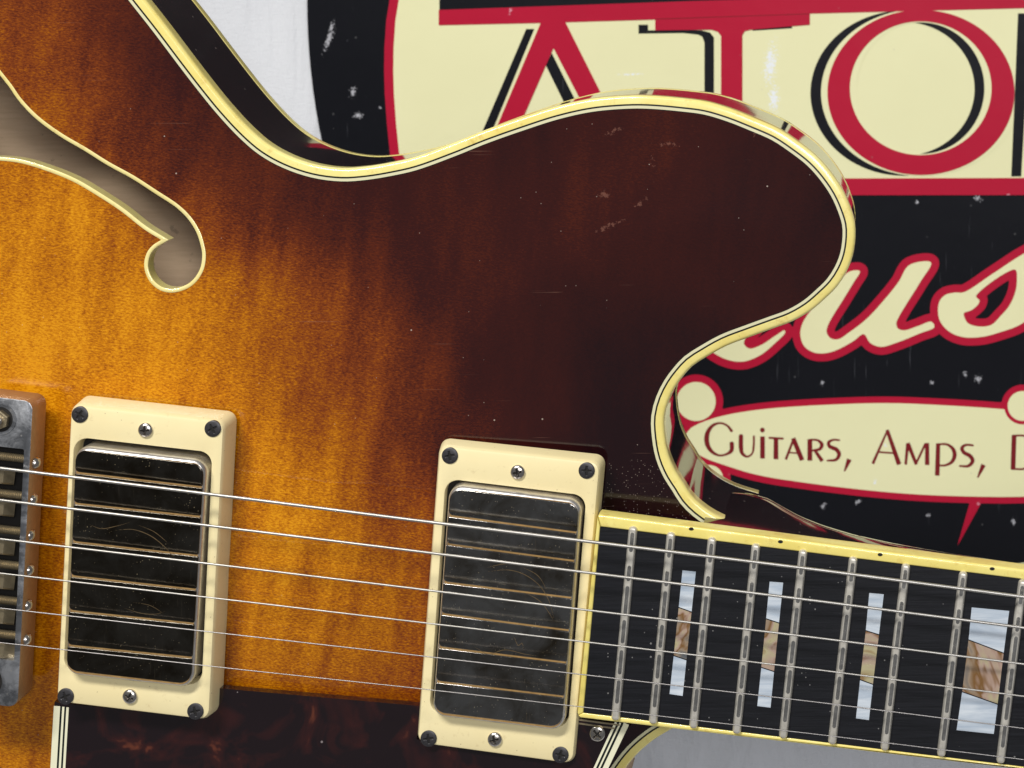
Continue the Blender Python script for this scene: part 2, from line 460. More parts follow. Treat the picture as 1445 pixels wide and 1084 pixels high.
# ------------------------------------------------------------------ the surface: white cloth
ZW, YT = ZS - .0032, -0.405      # wall of cloth behind the sign, table the guitar's edge stands on
path = [(y, ZW) for y in np.linspace(.62, YT + .06, 120)]
path += [(YT + .06 - .06 * math.sin(a), ZW + .06 - .06 * math.cos(a)) for a in np.linspace(0, math.pi / 2, 14)[1:]]
path += [(YT, z) for z in np.linspace(ZW + .07, .11, 30)]
xs = np.linspace(-1.05, .85, 191)
vv = []; ff = []
for j, (y, z) in enumerate(path):
    for i, x in enumerate(xs):
        h = .0060 * math.sin(x * 30 + 2.2 * math.sin(y * 7 + 1)) * math.sin(y * 6 + x * 3 + 1.3) + .0016 * math.sin((x + .35 * y) * 74 + 2 * math.sin(y * 11))
        h = -abs(h)
        if j < 127: vv.append((x, y, z + h))
        else: vv.append((x, y + h * .3, z))
for j in range(len(path) - 1):
    for i in range(len(xs) - 1):
        a = j * len(xs) + i; ff.append((a, a + len(xs), a + 1 + len(xs), a + 1))
o = obj('backdrop', vv, ff, M['cloth'], None, 'all')
o['kind'] = 'structure'; o['label'] = 'white cotton cloth hanging behind the sign and over the table'

# ------------------------------------------------------------------ the sign
def empty(name, loc, label, cat):
    e = bpy.data.objects.new(name, None); C.objects.link(e)
    e.matrix_world = STAND @ Matrix.Translation(loc); BASE[e.name] = Vector(loc)
    e['label'] = label; e['category'] = cat
    return e
sx, sy = P(1405, 0, ZS)
sign = empty('sign', (sx, sy - .28, ZS - .003), 'round black shop sign with red and cream lettering behind the guitar', 'sign')
R = 972 * (CAMZ - ZS) / F
circ = [(sx + R * math.cos(a), sy + R * math.sin(a)) for a in np.linspace(0, 2 * math.pi, 240, endpoint=False)]
v, f = slab(circ, ZS - .003, ZS, .0004)
obj('panel', v, f, M['s_black'], sign, True)
LAY = 0.00010
def flat(name, loops, lay, m, parent=sign, label=None):
    z = ZS + lay * LAY
    lp = [flip_if_needed(PX(l, z)) for l in loops]
    vv_, t = cdt_fill(lp)
    vs = [(a, b, z) for a, b in vv_]
    n0 = len(vs)
    fs = [tuple(int(k) for k in q) for q in t]
    # short skirts give the film its edge
    for l in lp:
        k = len(vs)
        vs += [(a, b, z) for a, b in l] + [(a, b, ZS + .00001) for a, b in l]
        n = len(l)
        fs += [(k+i, k+n+i, k+n+(i+1) % n, k+(i+1) % n) for i in range(n)]
    o = obj(name, vs, fs, m, parent)
    if label: o['label'] = label
    return o
def ell(cx, cy, rx, ry, n=120): return [(cx + rx * math.cos(a), cy + ry * math.sin(a)) for a in np.linspace(0, 2*math.pi, n, endpoint=False)]
# inner band, clipped to the disc on the right
lo = [(563, -2), (558, 30), (555.5, 67), (555, 100), (556, 134), (559, 175), (564, 224), (568, 262)]
larc = [(580, -70), (571, -38)] + lo
def off(l, d): return [(x - d, y) for x, y in l]
flat('red_border', [off(larc, 13) + [(2270, 276), (2270, -70)]], 1, M['s_red'])
flat('cream_band', [larc + [(2250, 262), (2250, -70)]], 2, M['s_cream'])
flat('black_panel', [[(620, -69), (620, 18), (1445, -10), (2240, -36), (2240, -69)]], 3, M['s_black'])
flat('red_bar', [[(619, 14.2), (619, 35.8), (764, 32.6), (924, 27.8), (1142, 19.4), (1445, 11.7), (2240, -6), (2240, -38), (1445, -12), (964, 2)]], 4, M['s_red'])
flat('red_bar', [[(560, 253.5), (560, 276), (1445, 275.4), (2240, 275), (2240, 248), (1445, 251.3)]], 4, M['s_red'])
# A
flat('letter_shadow', [[(742.5, 41), (754, 41), (676, 230), (660, 234)]], 3, M['s_black'])
flat('letter_shadow', [[(770, 92), (778.6, 75), (838, 194), (822, 198)]], 3, M['s_black'])
flat('letter', [[(764, 30), (796, 28), (902, 240), (872, 243), (781, 68), (706, 240), (674, 243)]], 5, M['s_red'])
# T
flat('letter_shadow', [[(901, 35), (914.5, 35), (914.5, 43), (964, 42), (990, 43), (1002, 46), (1007.5, 53), (1007.5, 250), (994, 250), (994, 60), (991, 52), (985, 49), (964, 46.8), (901, 47.6)]], 3, M['s_black'])
flat('letter_shadow', [[(1062, 41), (1117, 35), (1118, 40), (1062, 43.5)]], 3, M['s_black'])
flat('letter', [[(924.5, 25), (1142.7, 17), (1142.7, 35), (1060, 42), (1051, 44), (1047.5, 50), (1047.5, 250), (1017.5, 250), (1017.5, 51), (1013, 45), (1004, 42), (924.5, 43)]], 5, M['s_red'])
flat('letter_seam', [[(925, 26.6), (1142, 19.2), (1142, 20.1), (925, 27.6)]], 5.4, M['s_text'])
# O (drop shadow, cream gap, red ring)
oc = (1299.6, 130.6, 132, 116.5); ic = (1299.2, 124.6, 100, 94.4)
flat('letter_shadow', [ell(oc[0]-24, oc[1]+1, oc[2], oc[3]), ell(ic[0]-24, ic[1]+1, ic[2], ic[3])], 3, M['s_black'])
flat('letter_gap', [ell(oc[0], oc[1], oc[2]+9, oc[3]+1.5), ell(ic[0], ic[1], ic[2]-10, ic[3]-1.5)], 3.5, M['s_cream'])
flat('letter', [ell(*oc), ell(*ic)], 5, M['s_red'])
# M
flat('letter_shadow', [[(1436.6, 19), (1452, 19), (1446, 160), (1441, 249), (1427, 249)]], 3.7, M['s_black'])
flat('letter', [[(1462, 14), (1500, 12), (1580, 170), (1660, 8), (1698, 7), (1712, 248), (1674, 248), (1664, 90), (1592, 230), (1568, 230), (1494, 92), (1486, 248), (1452, 248)]], 5, M['s_red'])

# distance-field fills for the script word and the small capitals
def sdf_poly(pts, poly):
    d = dist_poly(pts, poly); return np.where(inside(pts, poly), -d, d)
def sdf_strokes(pts, strokes):
    best = np.full(len(pts), 1e9)
    for st in strokes:
        if len(st) == 2:      # straight stroke with square ends
            (x0, y0, w0), (x1, y1, w1) = st; L_ = math.hypot(x1 - x0, y1 - y0); ex, ey = (x1 - x0) / L_, (y1 - y0) / L_
            best = np.minimum(best, sdf_poly(pts, [(x0 - ey*w0/2 - ex*w0*.3, y0 + ex*w0/2 - ey*w0*.3), (x0 + ey*w0/2 - ex*w0*.3, y0 - ex*w0/2 - ey*w0*.3), (x1 + ey*w1/2 + ex*w1*.3, y1 - ex*w1/2 + ey*w1*.3), (x1 - ey*w1/2 + ex*w1*.3, y1 + ex*w1/2 + ey*w1*.3)]))
            continue
        if len(st) == 1: st = st + st
        for (x0, y0, w0), (x1, y1, w1) in zip(st[:-1], st[1:]):
            a = np.array([x0, y0]); b = np.array([x1 - x0, y1 - y0])
            t = np.clip(((pts - a) @ b) / max(1e-9, b @ b), 0, 1)
            e = pts - a - t[:, None] * b
            best = np.minimum(best, np.hypot(e[:, 0], e[:, 1]) - (w0 + (w1 - w0) * t) / 2)
    return best
def sdf_mesh(name, fn, box, step, lay, m, parent=sign, zbase=None, label=None):
    x0, y0, x1, y1 = box
    nx = int((x1 - x0) / step) + 2; ny = int((y1 - y0) / step) + 2
    gx = x0 + step * np.arange(nx); gy = y0 + step * np.arange(ny)
    X, Y = np.meshgrid(gx, gy)
    D = fn(np.stack([X.ravel(), Y.ravel()], 1)).reshape(ny, nx)
    vid = {}; vs = []; fs = []
    z = (ZS if zbase is None else zbase) + lay * LAY
    def add(key, px, py):
        if key not in vid:
            vid[key] = len(vs); a, b = P(px, py, z); vs.append((a, b, z))
        return vid[key]
    I = D < 0
    any_ = I[:-1, :-1] | I[1:, :-1] | I[:-1, 1:] | I[1:, 1:]
    for j, i in zip(*np.nonzero(any_)):
        cs = [(j, i), (j + 1, i), (j + 1, i + 1), (j, i + 1)]
        poly = []
        for k in range(4):
            a, b = cs[k], cs[(k + 1) % 4]
            da, db = D[a], D[b]
            if da < 0: poly.append(add(a, gx[a[1]], gy[a[0]]))
            if (da < 0) != (db < 0):
                t = da / (da - db)
                key = (a, b) if a < b else (b, a)
                poly.append(add(key, gx[a[1]] + t * (gx[b[1]] - gx[a[1]]), gy[a[0]] + t * (gy[b[0]] - gy[a[0]])))
        if len(set(poly)) >= 3: fs.append(tuple(poly))
    o = obj(name, vs, fs, m, parent)
    if label: o['label'] = label
    return o
def Z6(l): return [(964 + x / 2.994, 362 + y / 2.994) for x, y in l]
u_poly = [(1198, 383.7), (1213.5, 382.7), (1205, 398), (1191, 421)] + Z6([(612, 290), (606, 320), (622, 345), (655, 350), (700, 322)]) + [(1223, 450), (1248, 423), (1268, 398), (1283, 374.3), (1313.8, 370.5), (1298, 399), (1268, 448)] + Z6([(900, 285), (908, 305), (935, 312), (990, 295), (1050, 276), (1062, 298), (1000, 325), (900, 365), (835, 382), (790, 365), (763, 328), (720, 357), (650, 395), (600, 409), (550, 405), (510, 377), (495, 325), (508, 275), (560, 205), (640, 130)])
s_out = [(1360, 412.5), (1400, 387), (1445, 358), (1465, 350), (1478, 375), (1476, 410), (1462, 440), (1440, 458), (1411, 469), (1385, 475.6), (1358, 475.6), (1338, 467), (1326, 452), (1323.8, 433.6), (1327, 423), (1334.6, 416), (1348, 413)]
s_leaf = [(1377, 418.7), (1432.6, 380.5), (1435, 396), (1432.6, 413), (1424, 432), (1412, 446), (1398, 459), (1378, 460.5), (1365, 455.5), (1361, 448), (1360, 442), (1371, 437.8), (1381, 428.6), (1382.5, 423.7)]
m_tail = [(1000, 470), (997, 488), (1010, 500), (1031, 509), (1051, 510), (1074, 500.6), (1094, 484), (1108, 469.5), (1107.6, 466), (1094, 474), (1074, 487), (1057.5, 492), (1050, 486), (1051, 479), (1075, 450), (1050, 430), (1020, 440)]
u_poly = catmull(u_poly, 3, True).tolist(); s_out = catmull(s_out, 3, True).tolist(); s_leaf = catmull(s_leaf, 3, True).tolist(); m_tail = catmull(m_tail, 3, True).tolist()
def f_u(p): return sdf_poly(p, u_poly)
def f_s(p): return np.maximum(sdf_poly(p, s_out), -sdf_poly(p, s_leaf))
def f_m(p): return sdf_poly(p, m_tail)
sdf_mesh('lettering_outline', lambda p: np.minimum(np.minimum(f_u(p), f_s(p)), f_m(p)) - 11.2, (980, 335, 1495, 530), 1.6, 1, M['s_red'])
for fn, bx in ((f_m, (990, 420, 1115, 515)), (f_u, (1125, 365, 1325, 505)), (f_s, (1318, 345, 1485, 480))):
    sdf_mesh('script_letter', fn, bx, 1.2, 2, M['s_cream'])
el_top = [(966.6, 618), (969, 611), (975, 604), (996, 594), (1024, 586), (1058, 580), (1093, 576), (1120, 574), (1164, 571.5), (1248, 569), (1331, 572), (1421, 578), (1520, 588), (1620, 604), (1690, 622), (1712, 640)]
el_bot = [(1690, 662), (1620, 683), (1530, 696), (1445, 701), (1381.5, 701), (1298, 698), (1231, 692.6), (1164, 685), (1120, 679), (1093, 675), (1058, 667.6), (1024, 657), (996, 647), (980, 637.6), (969.6, 626)]
e_poly = catmull(el_top + el_bot, 8, True).tolist()
atoms = [(982.4, 566.7, 27.5), (1001, 676, 19.5), (1443, 573, 21), (1690, 690, 20)]
def f_red2(p):
    d = sdf_poly(p, e_poly) - 9.3
    for x, y, r in atoms[:2]: d = np.minimum(d, np.hypot(p[:, 0] - x, p[:, 1] - y) - r - 10.5)
    for x, y, r in atoms[2:]: d = np.minimum(d, np.hypot(p[:, 0] - x, p[:, 1] - y) - r - 9)
    d = np.minimum(d, sdf_poly(p, [(1370, 704), (1388, 704), (1350, 773)]))
    d = np.minimum(d, sdf_poly(p, [(1448, 560), (1470, 560), (1466, 500)]))
    return d
sdf_mesh('banner_outline', f_red2, (938, 495, 1735, 778), 1.8, 1, M['s_red'])
flat('banner', [e_poly], 2, M['s_cream'])
flat('red_disc', [ell(atoms[2][0], atoms[2][1], 26, 26, 60)], 2.5, M['s_red'])
for x, y, r in atoms: flat('atom_disc', [ell(x, y, r, r, 60)], 3, M['s_cream'])
flat('cream_shape', [[(1395, 806), (1420, 798), (1450, 793), (1520, 790), (1560, 830), (1480, 850)]], 2, M['s_cream'])
K = 6.02
def T1(st): return [[(970 + a / K, 590 + b / K, w / K) for a, b, w in l] for l in st]
def T2(st): return [[(1205 + a / K, 590 + b / K, w / K) for a, b, w in l] for l in st]
letters = [
 T1([[(374, 108, 20), (340, 66, 15), (280, 43, 13), (218, 62, 20), (176, 115, 30), (163, 180, 35), (178, 245, 31), (218, 294, 22), (275, 318, 14), (335, 306, 16), (374, 275, 28), (377, 218, 31)]]),
 T1([[(455, 155, 31), (455, 250, 31), (466, 300, 24), (508, 328, 14), (548, 304, 12), (562, 250, 14), (565, 156, 14)]]),
 T1([[(638, 168, 33), (638, 332, 34)], [(637, 102, 34)]]),
 T1([[(696, 168, 14), (812, 175, 14)], [(752, 180, 32), (752, 338, 35)]]),
 T1([[(900, 185, 16), (838, 347, 17)], [(903, 182, 32), (970, 348, 33)], [(872, 294, 10), (950, 300, 10)]]),
 T1([[(1040, 192, 34), (1040, 350, 35)], [(1040, 184, 12), (1108, 190, 16), (1142, 225, 26), (1126, 262, 22), (1062, 276, 12)], [(1085, 278, 20), (1140, 358, 28)]]),
 T1([[(1290, 188, 12), (1236, 186, 14), (1200, 208, 22), (1208, 240, 26), (1266, 268, 28), (1289, 308, 28), (1264, 352, 20), (1190, 362, 12)]]),
 T1([[(1371, 362, 36), (1335, 450, 9)]]),
 T2([[(285, 105, 12), (163, 382, 20)], [(285, 110, 24), (380, 384, 33)], [(222, 290, 12), (335, 298, 12)]]),
 T2([[(456, 222, 22), (440, 390, 18)], [(462, 222, 28), (527, 388, 22)], [(527, 388, 14), (606, 222, 16)], [(622, 222, 28), (622, 388, 32)]]),
 T2([[(715, 226, 30), (708, 478, 33)], [(715, 222, 12), (795, 226, 16), (844, 268, 26), (855, 320, 29), (830, 374, 22), (772, 402, 14), (715, 402, 12)]]),
 T2([[(1010, 232, 14), (950, 229, 16), (918, 254, 24), (932, 290, 26), (988, 324, 28), (1008, 364, 28), (974, 406, 20), (900, 408, 12)]]),
 T2([[(1096, 408, 34), (1052, 505, 9)]]),
 T2([[(1360, 160, 34), (1352, 420, 34)], [(1350, 150, 13), (1450, 152, 14), (1530, 190, 26), (1556, 290, 35), (1526, 385, 26), (1450, 430, 14), (1340, 432, 13)]]),
]
def smooth_stroke(l):
    return [tuple(q) for q in catmull(l, 1.0)] if len(l) > 3 else l
for st in letters:
    st = [[(x, y, w * 1.15 + .25) for x, y, w in smooth_stroke(l)] for l in st]
    allp = [q for l in st for q in l]
    bx = (min(q[0] for q in allp) - 4, min(q[1] for q in allp) - 4, max(q[0] for q in allp) + 4, max(q[1] for q in allp) + 4)
    sdf_mesh('small_letter', lambda p, st=st: sdf_strokes(p, st), bx, .7, 3, M['s_text'])

# ------------------------------------------------------------------ the guitar
T = 0.051            # height of the top's rim
ZB = 0.0070          # back of the body
gx_, gy_ = P(300, 700, T)
guitar = empty('electric_guitar', (gx_, gy_, ZB), 'sunburst semi-hollow electric guitar with yellow binding, standing on its edge before the sign', 'guitar')

# --- outline (outer edge of the binding), traced on the rim plane
up = [(1061, 747), (1032, 738), (1008, 727), (989, 714), (974, 699), (964, 683), (953, 666), (943, 642.5), (938, 616), (937, 589), (943, 566), (953, 546), (964, 531), (977, 517), (997, 504), (1024, 489), (1058, 476), (1091, 464), (1118, 454), (1144, 439), (1164, 422), (1181, 405), (1194, 385), (1203, 362), (1207, 334), (1206, 314), (1199, 291), (1188, 267), (1171, 242), (1151, 220), (1124, 199), (1098, 182), (1064, 167), (1031, 154), (997, 144), (964, 139.5), (916, 135.5), (883, 135.5), (833, 140), (783, 151), (733, 167), (682, 185), (632, 205), (582, 223), (549, 230.5), (515, 236), (482, 238), (444, 233), (407, 220.5), (377, 204), (351, 182), (321, 150), (294, 117), (267, 82), (230, 33), (204, 0), (150, -68), (80, -140), (-20, -208), (-140, -252), (-280, -272), (-430, -262), (-600, -215), (-780, -120), (-930, 10), (-1060, 180), (-1140, 370), (-1175, 540)]
upw = np.array(PX(up, T))
A0 = np.array(P(0, 785, .073)); A1 = np.array(P(1445, 957, .069))
ax = (A1 - A0) / np.linalg.norm(A1 - A0); nx_ = np.array([-ax[1], ax[0]])
def mirror(p): return p - 2 * ((p - A0) @ nx_)[:, None] * nx_
dn = mirror(upw)
wgt = np.clip((np.arange(len(up)) - 30) / 16.0, 0, 1)
dn = dn + (1 - wgt)[:, None] * np.array([-.0065, .0005])
dn[0] = P(1000, 1004, T); dn[1] = P(975, 1015, T); dn[2] = P(949, 1029, T); dn[3] = P(921, 1046, T); dn[4] = P(898, 1066, T); dn[5] = P(884, 1083, T); dn[6] = P(868, 1108, T); dn[7] = P(858, 1135, T); dn[8] = P(854, 1165, T)
ctrl = np.vstack([upw, dn[::-1]])
arc = catmull(ctrl, .0016)                # open arc, upper joint -> tail -> lower joint (runs counter-clockwise)
tan = np.gradient(arc, axis=0); tan /= np.hypot(tan[:, 0], tan[:, 1])[:, None]
inn = np.stack([-tan[:, 1], tan[:, 0]], 1)   # inward for CCW
cen = arc.mean(0)
if np.mean(np.einsum('ij,ij->i', inn, cen - arc)) < 0: inn = -inn
def offs(d):
    return arc + inn * d
def sweep(name, prof, m, parent=guitar, smooth=True, sl=slice(None)):
    rows = [np.hstack([offs(d)[sl], np.full((len(arc[sl]), 1), z)]) for d, z in prof]
    n = len(rows[0]); v = np.vstack(rows).tolist(); f = []
    for k in range(len(rows) - 1):
        for i in range(n - 1):
            f.append((k*n + i, (k+1)*n + i, (k+1)*n + i + 1, k*n + i + 1))
    return obj(name, v, f, m, parent, smooth)
mm = MM
BT = T - 0.0052
BW = 0.00232
# binding ends: cap by closing the profile
body = sweep('body_side', [(.00005, BT + .0002), (.00005, ZB + .0042)], M['side'], guitar, 'all')
bp = [(-.00008, BT), (-.00012, T - .0017), (-.00005, T - .0008), (.00015, T - .00035), (.0005, T - .00008), (.0009, T + .00005), (BW, T + .00008), (BW, T - .0006), (.002, BT), (-.00008, BT)]
sweep('binding', bp, M['binding'], guitar, 50)
sweep('back_binding', [(.0004, ZB), (0, ZB + .0006), (-.00008, ZB + .0012), (-.00008, ZB + .0042), (.002, ZB + .0042), (.002, ZB), (.0004, ZB)], M['binding'], guitar, 50)
sweep('black_purfling', [(BW - .00002, T + .00003), (BW + .00048, T + .00005)], M['purf_black'])
sweep('ivory_purfling', [(BW + .00048, T + .00009), (BW + .00128, T + .00010)], M['purf_white'])
sweep('dark_purfling', [(BW + .00128, T + .00005), (BW + .00150, T + .00005)], M['purf_black'])
sweep('inner_lining', [(.005, T - .004), (.005, ZB + .003)], M['inner'], guitar, 'all')
# back plate
vb, tb = cdt_fill([arc[::2] + inn[::2] * .0004])
obj('back', [(a, b, ZB + .0002) for a, b in vb] , [tuple(int(k) for k in q) for q in tb], M['side'], guitar)
obj('inner_back', [(a, b, ZB + .0035) for a, b in vb], [tuple(int(k) for k in q) for q in tb], M['inner'], guitar)

# --- f-hole
fh_up = [(-20, 78), (0, 103.5), (13, 120), (27, 140), (50, 164), (83.5, 189), (117, 209), (150, 230), (184, 249), (217, 270.5), (247, 290.6), (264, 307), (277, 327), (284, 347), (286.6, 362), (284, 382), (274, 399), (260.5, 409), (240.5, 414), (224, 410.5), (210, 399), (202, 382), (201.5, 368), (206, 355), (213, 347), (224, 340)]
fh_lo = [(224, 340), (200, 325), (167, 299), (134, 277), (100, 257), (60, 240.5), (27, 230.5), (0, 227), (-20, 226.5)]
fr = catmull(fh_up, 4).tolist()[:-1] + catmull(fh_lo, 4).tolist()[:-1]
fl_ = [(-40 - x, 304.5 - y) for x, y in fr]
fpx = fr + fl_
ZF = T + .0040
fh = np.array(flip_if_needed(PX(fpx, ZF)))      # CCW
# --- top plate with arch
outer = offs(BW + .0014)
core = arc
def arch(p):
    d = dist_poly(p, core[::3], closed=False)
    return T + .0078 * (1 - np.exp(-(d / .075) ** 1.9))
g1, g2 = np.meshgrid(np.arange(core[:, 0].min(), core[:, 0].max(), .0038), np.arange(core[:, 1].min(), core[:, 1].max(), .0038))
gp = np.stack([g1.ravel(), g2.ravel()], 1)
gp = gp[inside(gp, outer)]
gp = gp[(dist_poly(gp, outer[::2]) > .0022)]
infh = inside(gp, fh)
gp = gp[(~infh)]
gp = gp[dist_poly(gp, fh) > .0018]
rings_extra = np.vstack([offs(BW + .0014 + k)[::3] for k in (.0022, .0048)])
vt, tt = cdt_fill([outer.tolist(), fh.tolist()], np.vstack([gp, rings_extra]))
zt = arch(vt)
# sunburst paint field: opacity of the dark lacquer, sampled from the paint job
samp = [(0,0,.33),(60,0,.50),(150,20,.62),(200,60,.74),(100,100,.44),(150,150,.45),(250,150,.62),(300,220,.60),(200,200,.42),(50,150,.28),(0,60,.30),(100,300,.06),(0,300,0),(100,500,0),(200,480,.03),(300,300,.36),(300,400,.14),(300,500,.10),(350,250,.60),(380,300,.52),(400,400,.26),(400,500,.2),(450,300,.66),(450,450,.38),(480,600,.2),(500,500,.42),(500,400,.60),(550,350,.70),(550,560,.42),(600,600,.56),(600,500,.68),(650,400,.76),(650,620,.64),(700,560,.82),(700,300,.76),(800,250,.79),(900,250,.79),(900,350,.8),(1000,300,.83),(1100,350,.88),(1100,220,.86),(800,450,.86),(900,500,.95),(850,650,1),(720,600,.84),(400,700,.03),(330,650,.1),(450,800,.02),(550,700,.24),(600,750,.32),(600,850,.24),(550,900,.16),(400,900,.08),(580,980,.3),(320,950,.2),(60,700,.1),(70,850,.12),(60,980,.12),(40,1050,.12),(900,1040,1),(850,1080,1),(480,265,.78),(400,255,.78),(300,190,.76),(240,100,.82),(560,255,.8),(700,220,.8),(800,180,.82),(200,560,.02),(300,850,.05),(900,780,1),(900,900,1),(1000,900,1),(1180,330,.9),(0,200,.1),(0,500,0),(0,700,.08),(0,900,.1),(200,1000,.2),(400,1050,.4),(600,1080,.6)]
for i in range(0, len(arc), 40):
    for dd, b in ((.004, .88), (.03, .5), (.065, .1)):
        q = arc[i] + inn[i] * dd
        a, c2 = unP(q[0], q[1], T)
        if not (-60 < a < 1300 and -60 < c2 < 1090): samp.append((a, c2, b))
samp = np.array(samp)
vpx = np.stack([vt[:, 0] * F / (CAMZ - zt) + VX, -vt[:, 1] * F / (CAMZ - zt) + VY], 1)
num = np.zeros(len(vt)); den = np.zeros(len(vt))
for a, b, w in samp:
    r2 = (vpx[:, 0] - a) ** 2 + (vpx[:, 1] - b) ** 2
    k = np.exp(-r2 / (2 * 52 ** 2)) + .002 / (1 + r2 / 52 ** 2)
    num += k * w; den += k
burst = num / den
top = obj('top', np.hstack([vt, zt[:, None]]).tolist(), [tuple(int(k) for k in q) for q in tt], M['wood'], guitar, 'all')
at = top.data.attributes.new('burst', 'FLOAT', 'POINT')
vmap = np.array([v_.co for v_ in top.data.vertices])
at.data.foreach_set('value', burst.astype(np.float32)[:len(top.data.vertices)])
# f-hole binding: ring on the face and wall going down inside
fz = arch(fh)
n_ = len(fh)
fi = np.array(inset_poly(fh.tolist(), .00105))
rows = [np.hstack([fh, (fz + .00004)[:, None]]), np.hstack([np.array(inset_poly(fh.tolist(), .0001)), (fz + .00012)[:, None]]), np.hstack([np.array(inset_poly(fh.tolist(), .00085)), (fz + .0001)[:, None]]), np.hstack([fi, (fz - .0001)[:, None]]), np.hstack([fi, (fz - .0046)[:, None]]), np.hstack([fh, (fz - .0046)[:, None]])]
vv = np.vstack(rows).tolist(); ff = []
for k in range(len(rows) - 1):
    for i in range(n_):
        j = (i + 1) % n_
        ff.append((k*n_ + i, k*n_ + j, (k+1)*n_ + j, (k+1)*n_ + i))
obj('f_hole_binding', vv, ff, M['fbind'], guitar, 45)

# --- screws (shared meshes)
def screw_mesh(name, r, dome, cross, depth, m, lip=0):
    nr, na = 14, 40; v = [(0, 0, dome - depth)]; f = []; arms = {0}
    for i in range(1, nr + 1):
        q = i / nr
        for k in range(na):
            a = 2 * math.pi * k / na; x, y = r * q * math.cos(a), r * q * math.sin(a)
            z = dome * math.sqrt(max(0, 1 - (q * .97) ** 2)) if dome > 0 else -abs(lip) * (q < .8)
            w = .13 * r
            arm = (abs(x) < w and abs(y) < cross * r) or (abs(y) < w and abs(x) < cross * r)
            if arm: z -= depth * (1 - .5 * q); arms.add(len(v))
            v.append((x, y, z))
    for k in range(na): v.append((r * math.cos(2*math.pi*k/na), r * math.sin(2*math.pi*k/na), -.0012))
    for k in range(na): f.append((0, 1 + k, 1 + (k + 1) % na))
    for i in range(nr):
        for k in range(na):
            a = 1 + i*na + k; b = 1 + i*na + (k+1) % na
            f.append((a, a + na, b + na, b))
    me = bpy.data.meshes.new(name); me.from_pydata(v, [], f); me.update(); me.materials.append(m); me.materials.append(M['dark'])
    for pl in me.polygons:
        if all(k in arms for k in pl.vertices): pl.material_index = 1
    me.polygons.foreach_set('use_smooth', [True] * len(me.polygons)); me.set_sharp_from_angle(angle=math.radians(40))
    return me
SC_B = screw_mesh('ring_screw', .00225, .00045, .58, .0003, M['black_screw'])
SC_N = screw_mesh('height_screw', .00195, .00085, .60, .0006, M['nickel'])
SC_P = screw_mesh('guard_screw', .00212, .0007, .70, .0005, M['nickel'])

def ring_part(name, top4, zt_, zb_, open4, r_out, r_in, parent, draft=.0008):
    """frame-shaped mounting ring, traced on its top plane"""
    ot = quad(*top4, zt_); it = quad(*open4, zt_)
    def loop(c, d, r): return rpoly(inset_poly(c, d), max(.0003, r - d if d > 0 else r), 8)
    L = [(loop(ot, -draft, r_out), zb_), (loop(ot, -draft * .35, r_out), zt_ - .0016), (loop(ot, 0, r_out), zt_ - .0007), (loop(ot, .0003, r_out), zt_ - .0002), (loop(ot, .0009, r_out), zt_),
         (loop(it, -.00035, r_in), zt_), (loop(it, -.0001, r_in), zt_ - .0001), (loop(it, 0, r_in), zt_ - .0004), (loop(it, 0, r_in), zb_ + .0006)]
    v, f = loft(L, False, False)
    n = len(L[0][0])
    f.append(tuple(range((len(L)-1)*n, len(L)*n)))     # dark floor shares the ring mesh
    o = obj(name, v, f[:-1], M['cream'], parent, 30)
    obj('pickup_well', [(p[0], p[1], zb_ + .0022) for p in L[-1][0]], [tuple(range(n))], M['dark'], o)
    return o
def lerp(a, b, t): return (a[0] + (b[0]-a[0])*t, a[1] + (b[1]-a[1])*t)
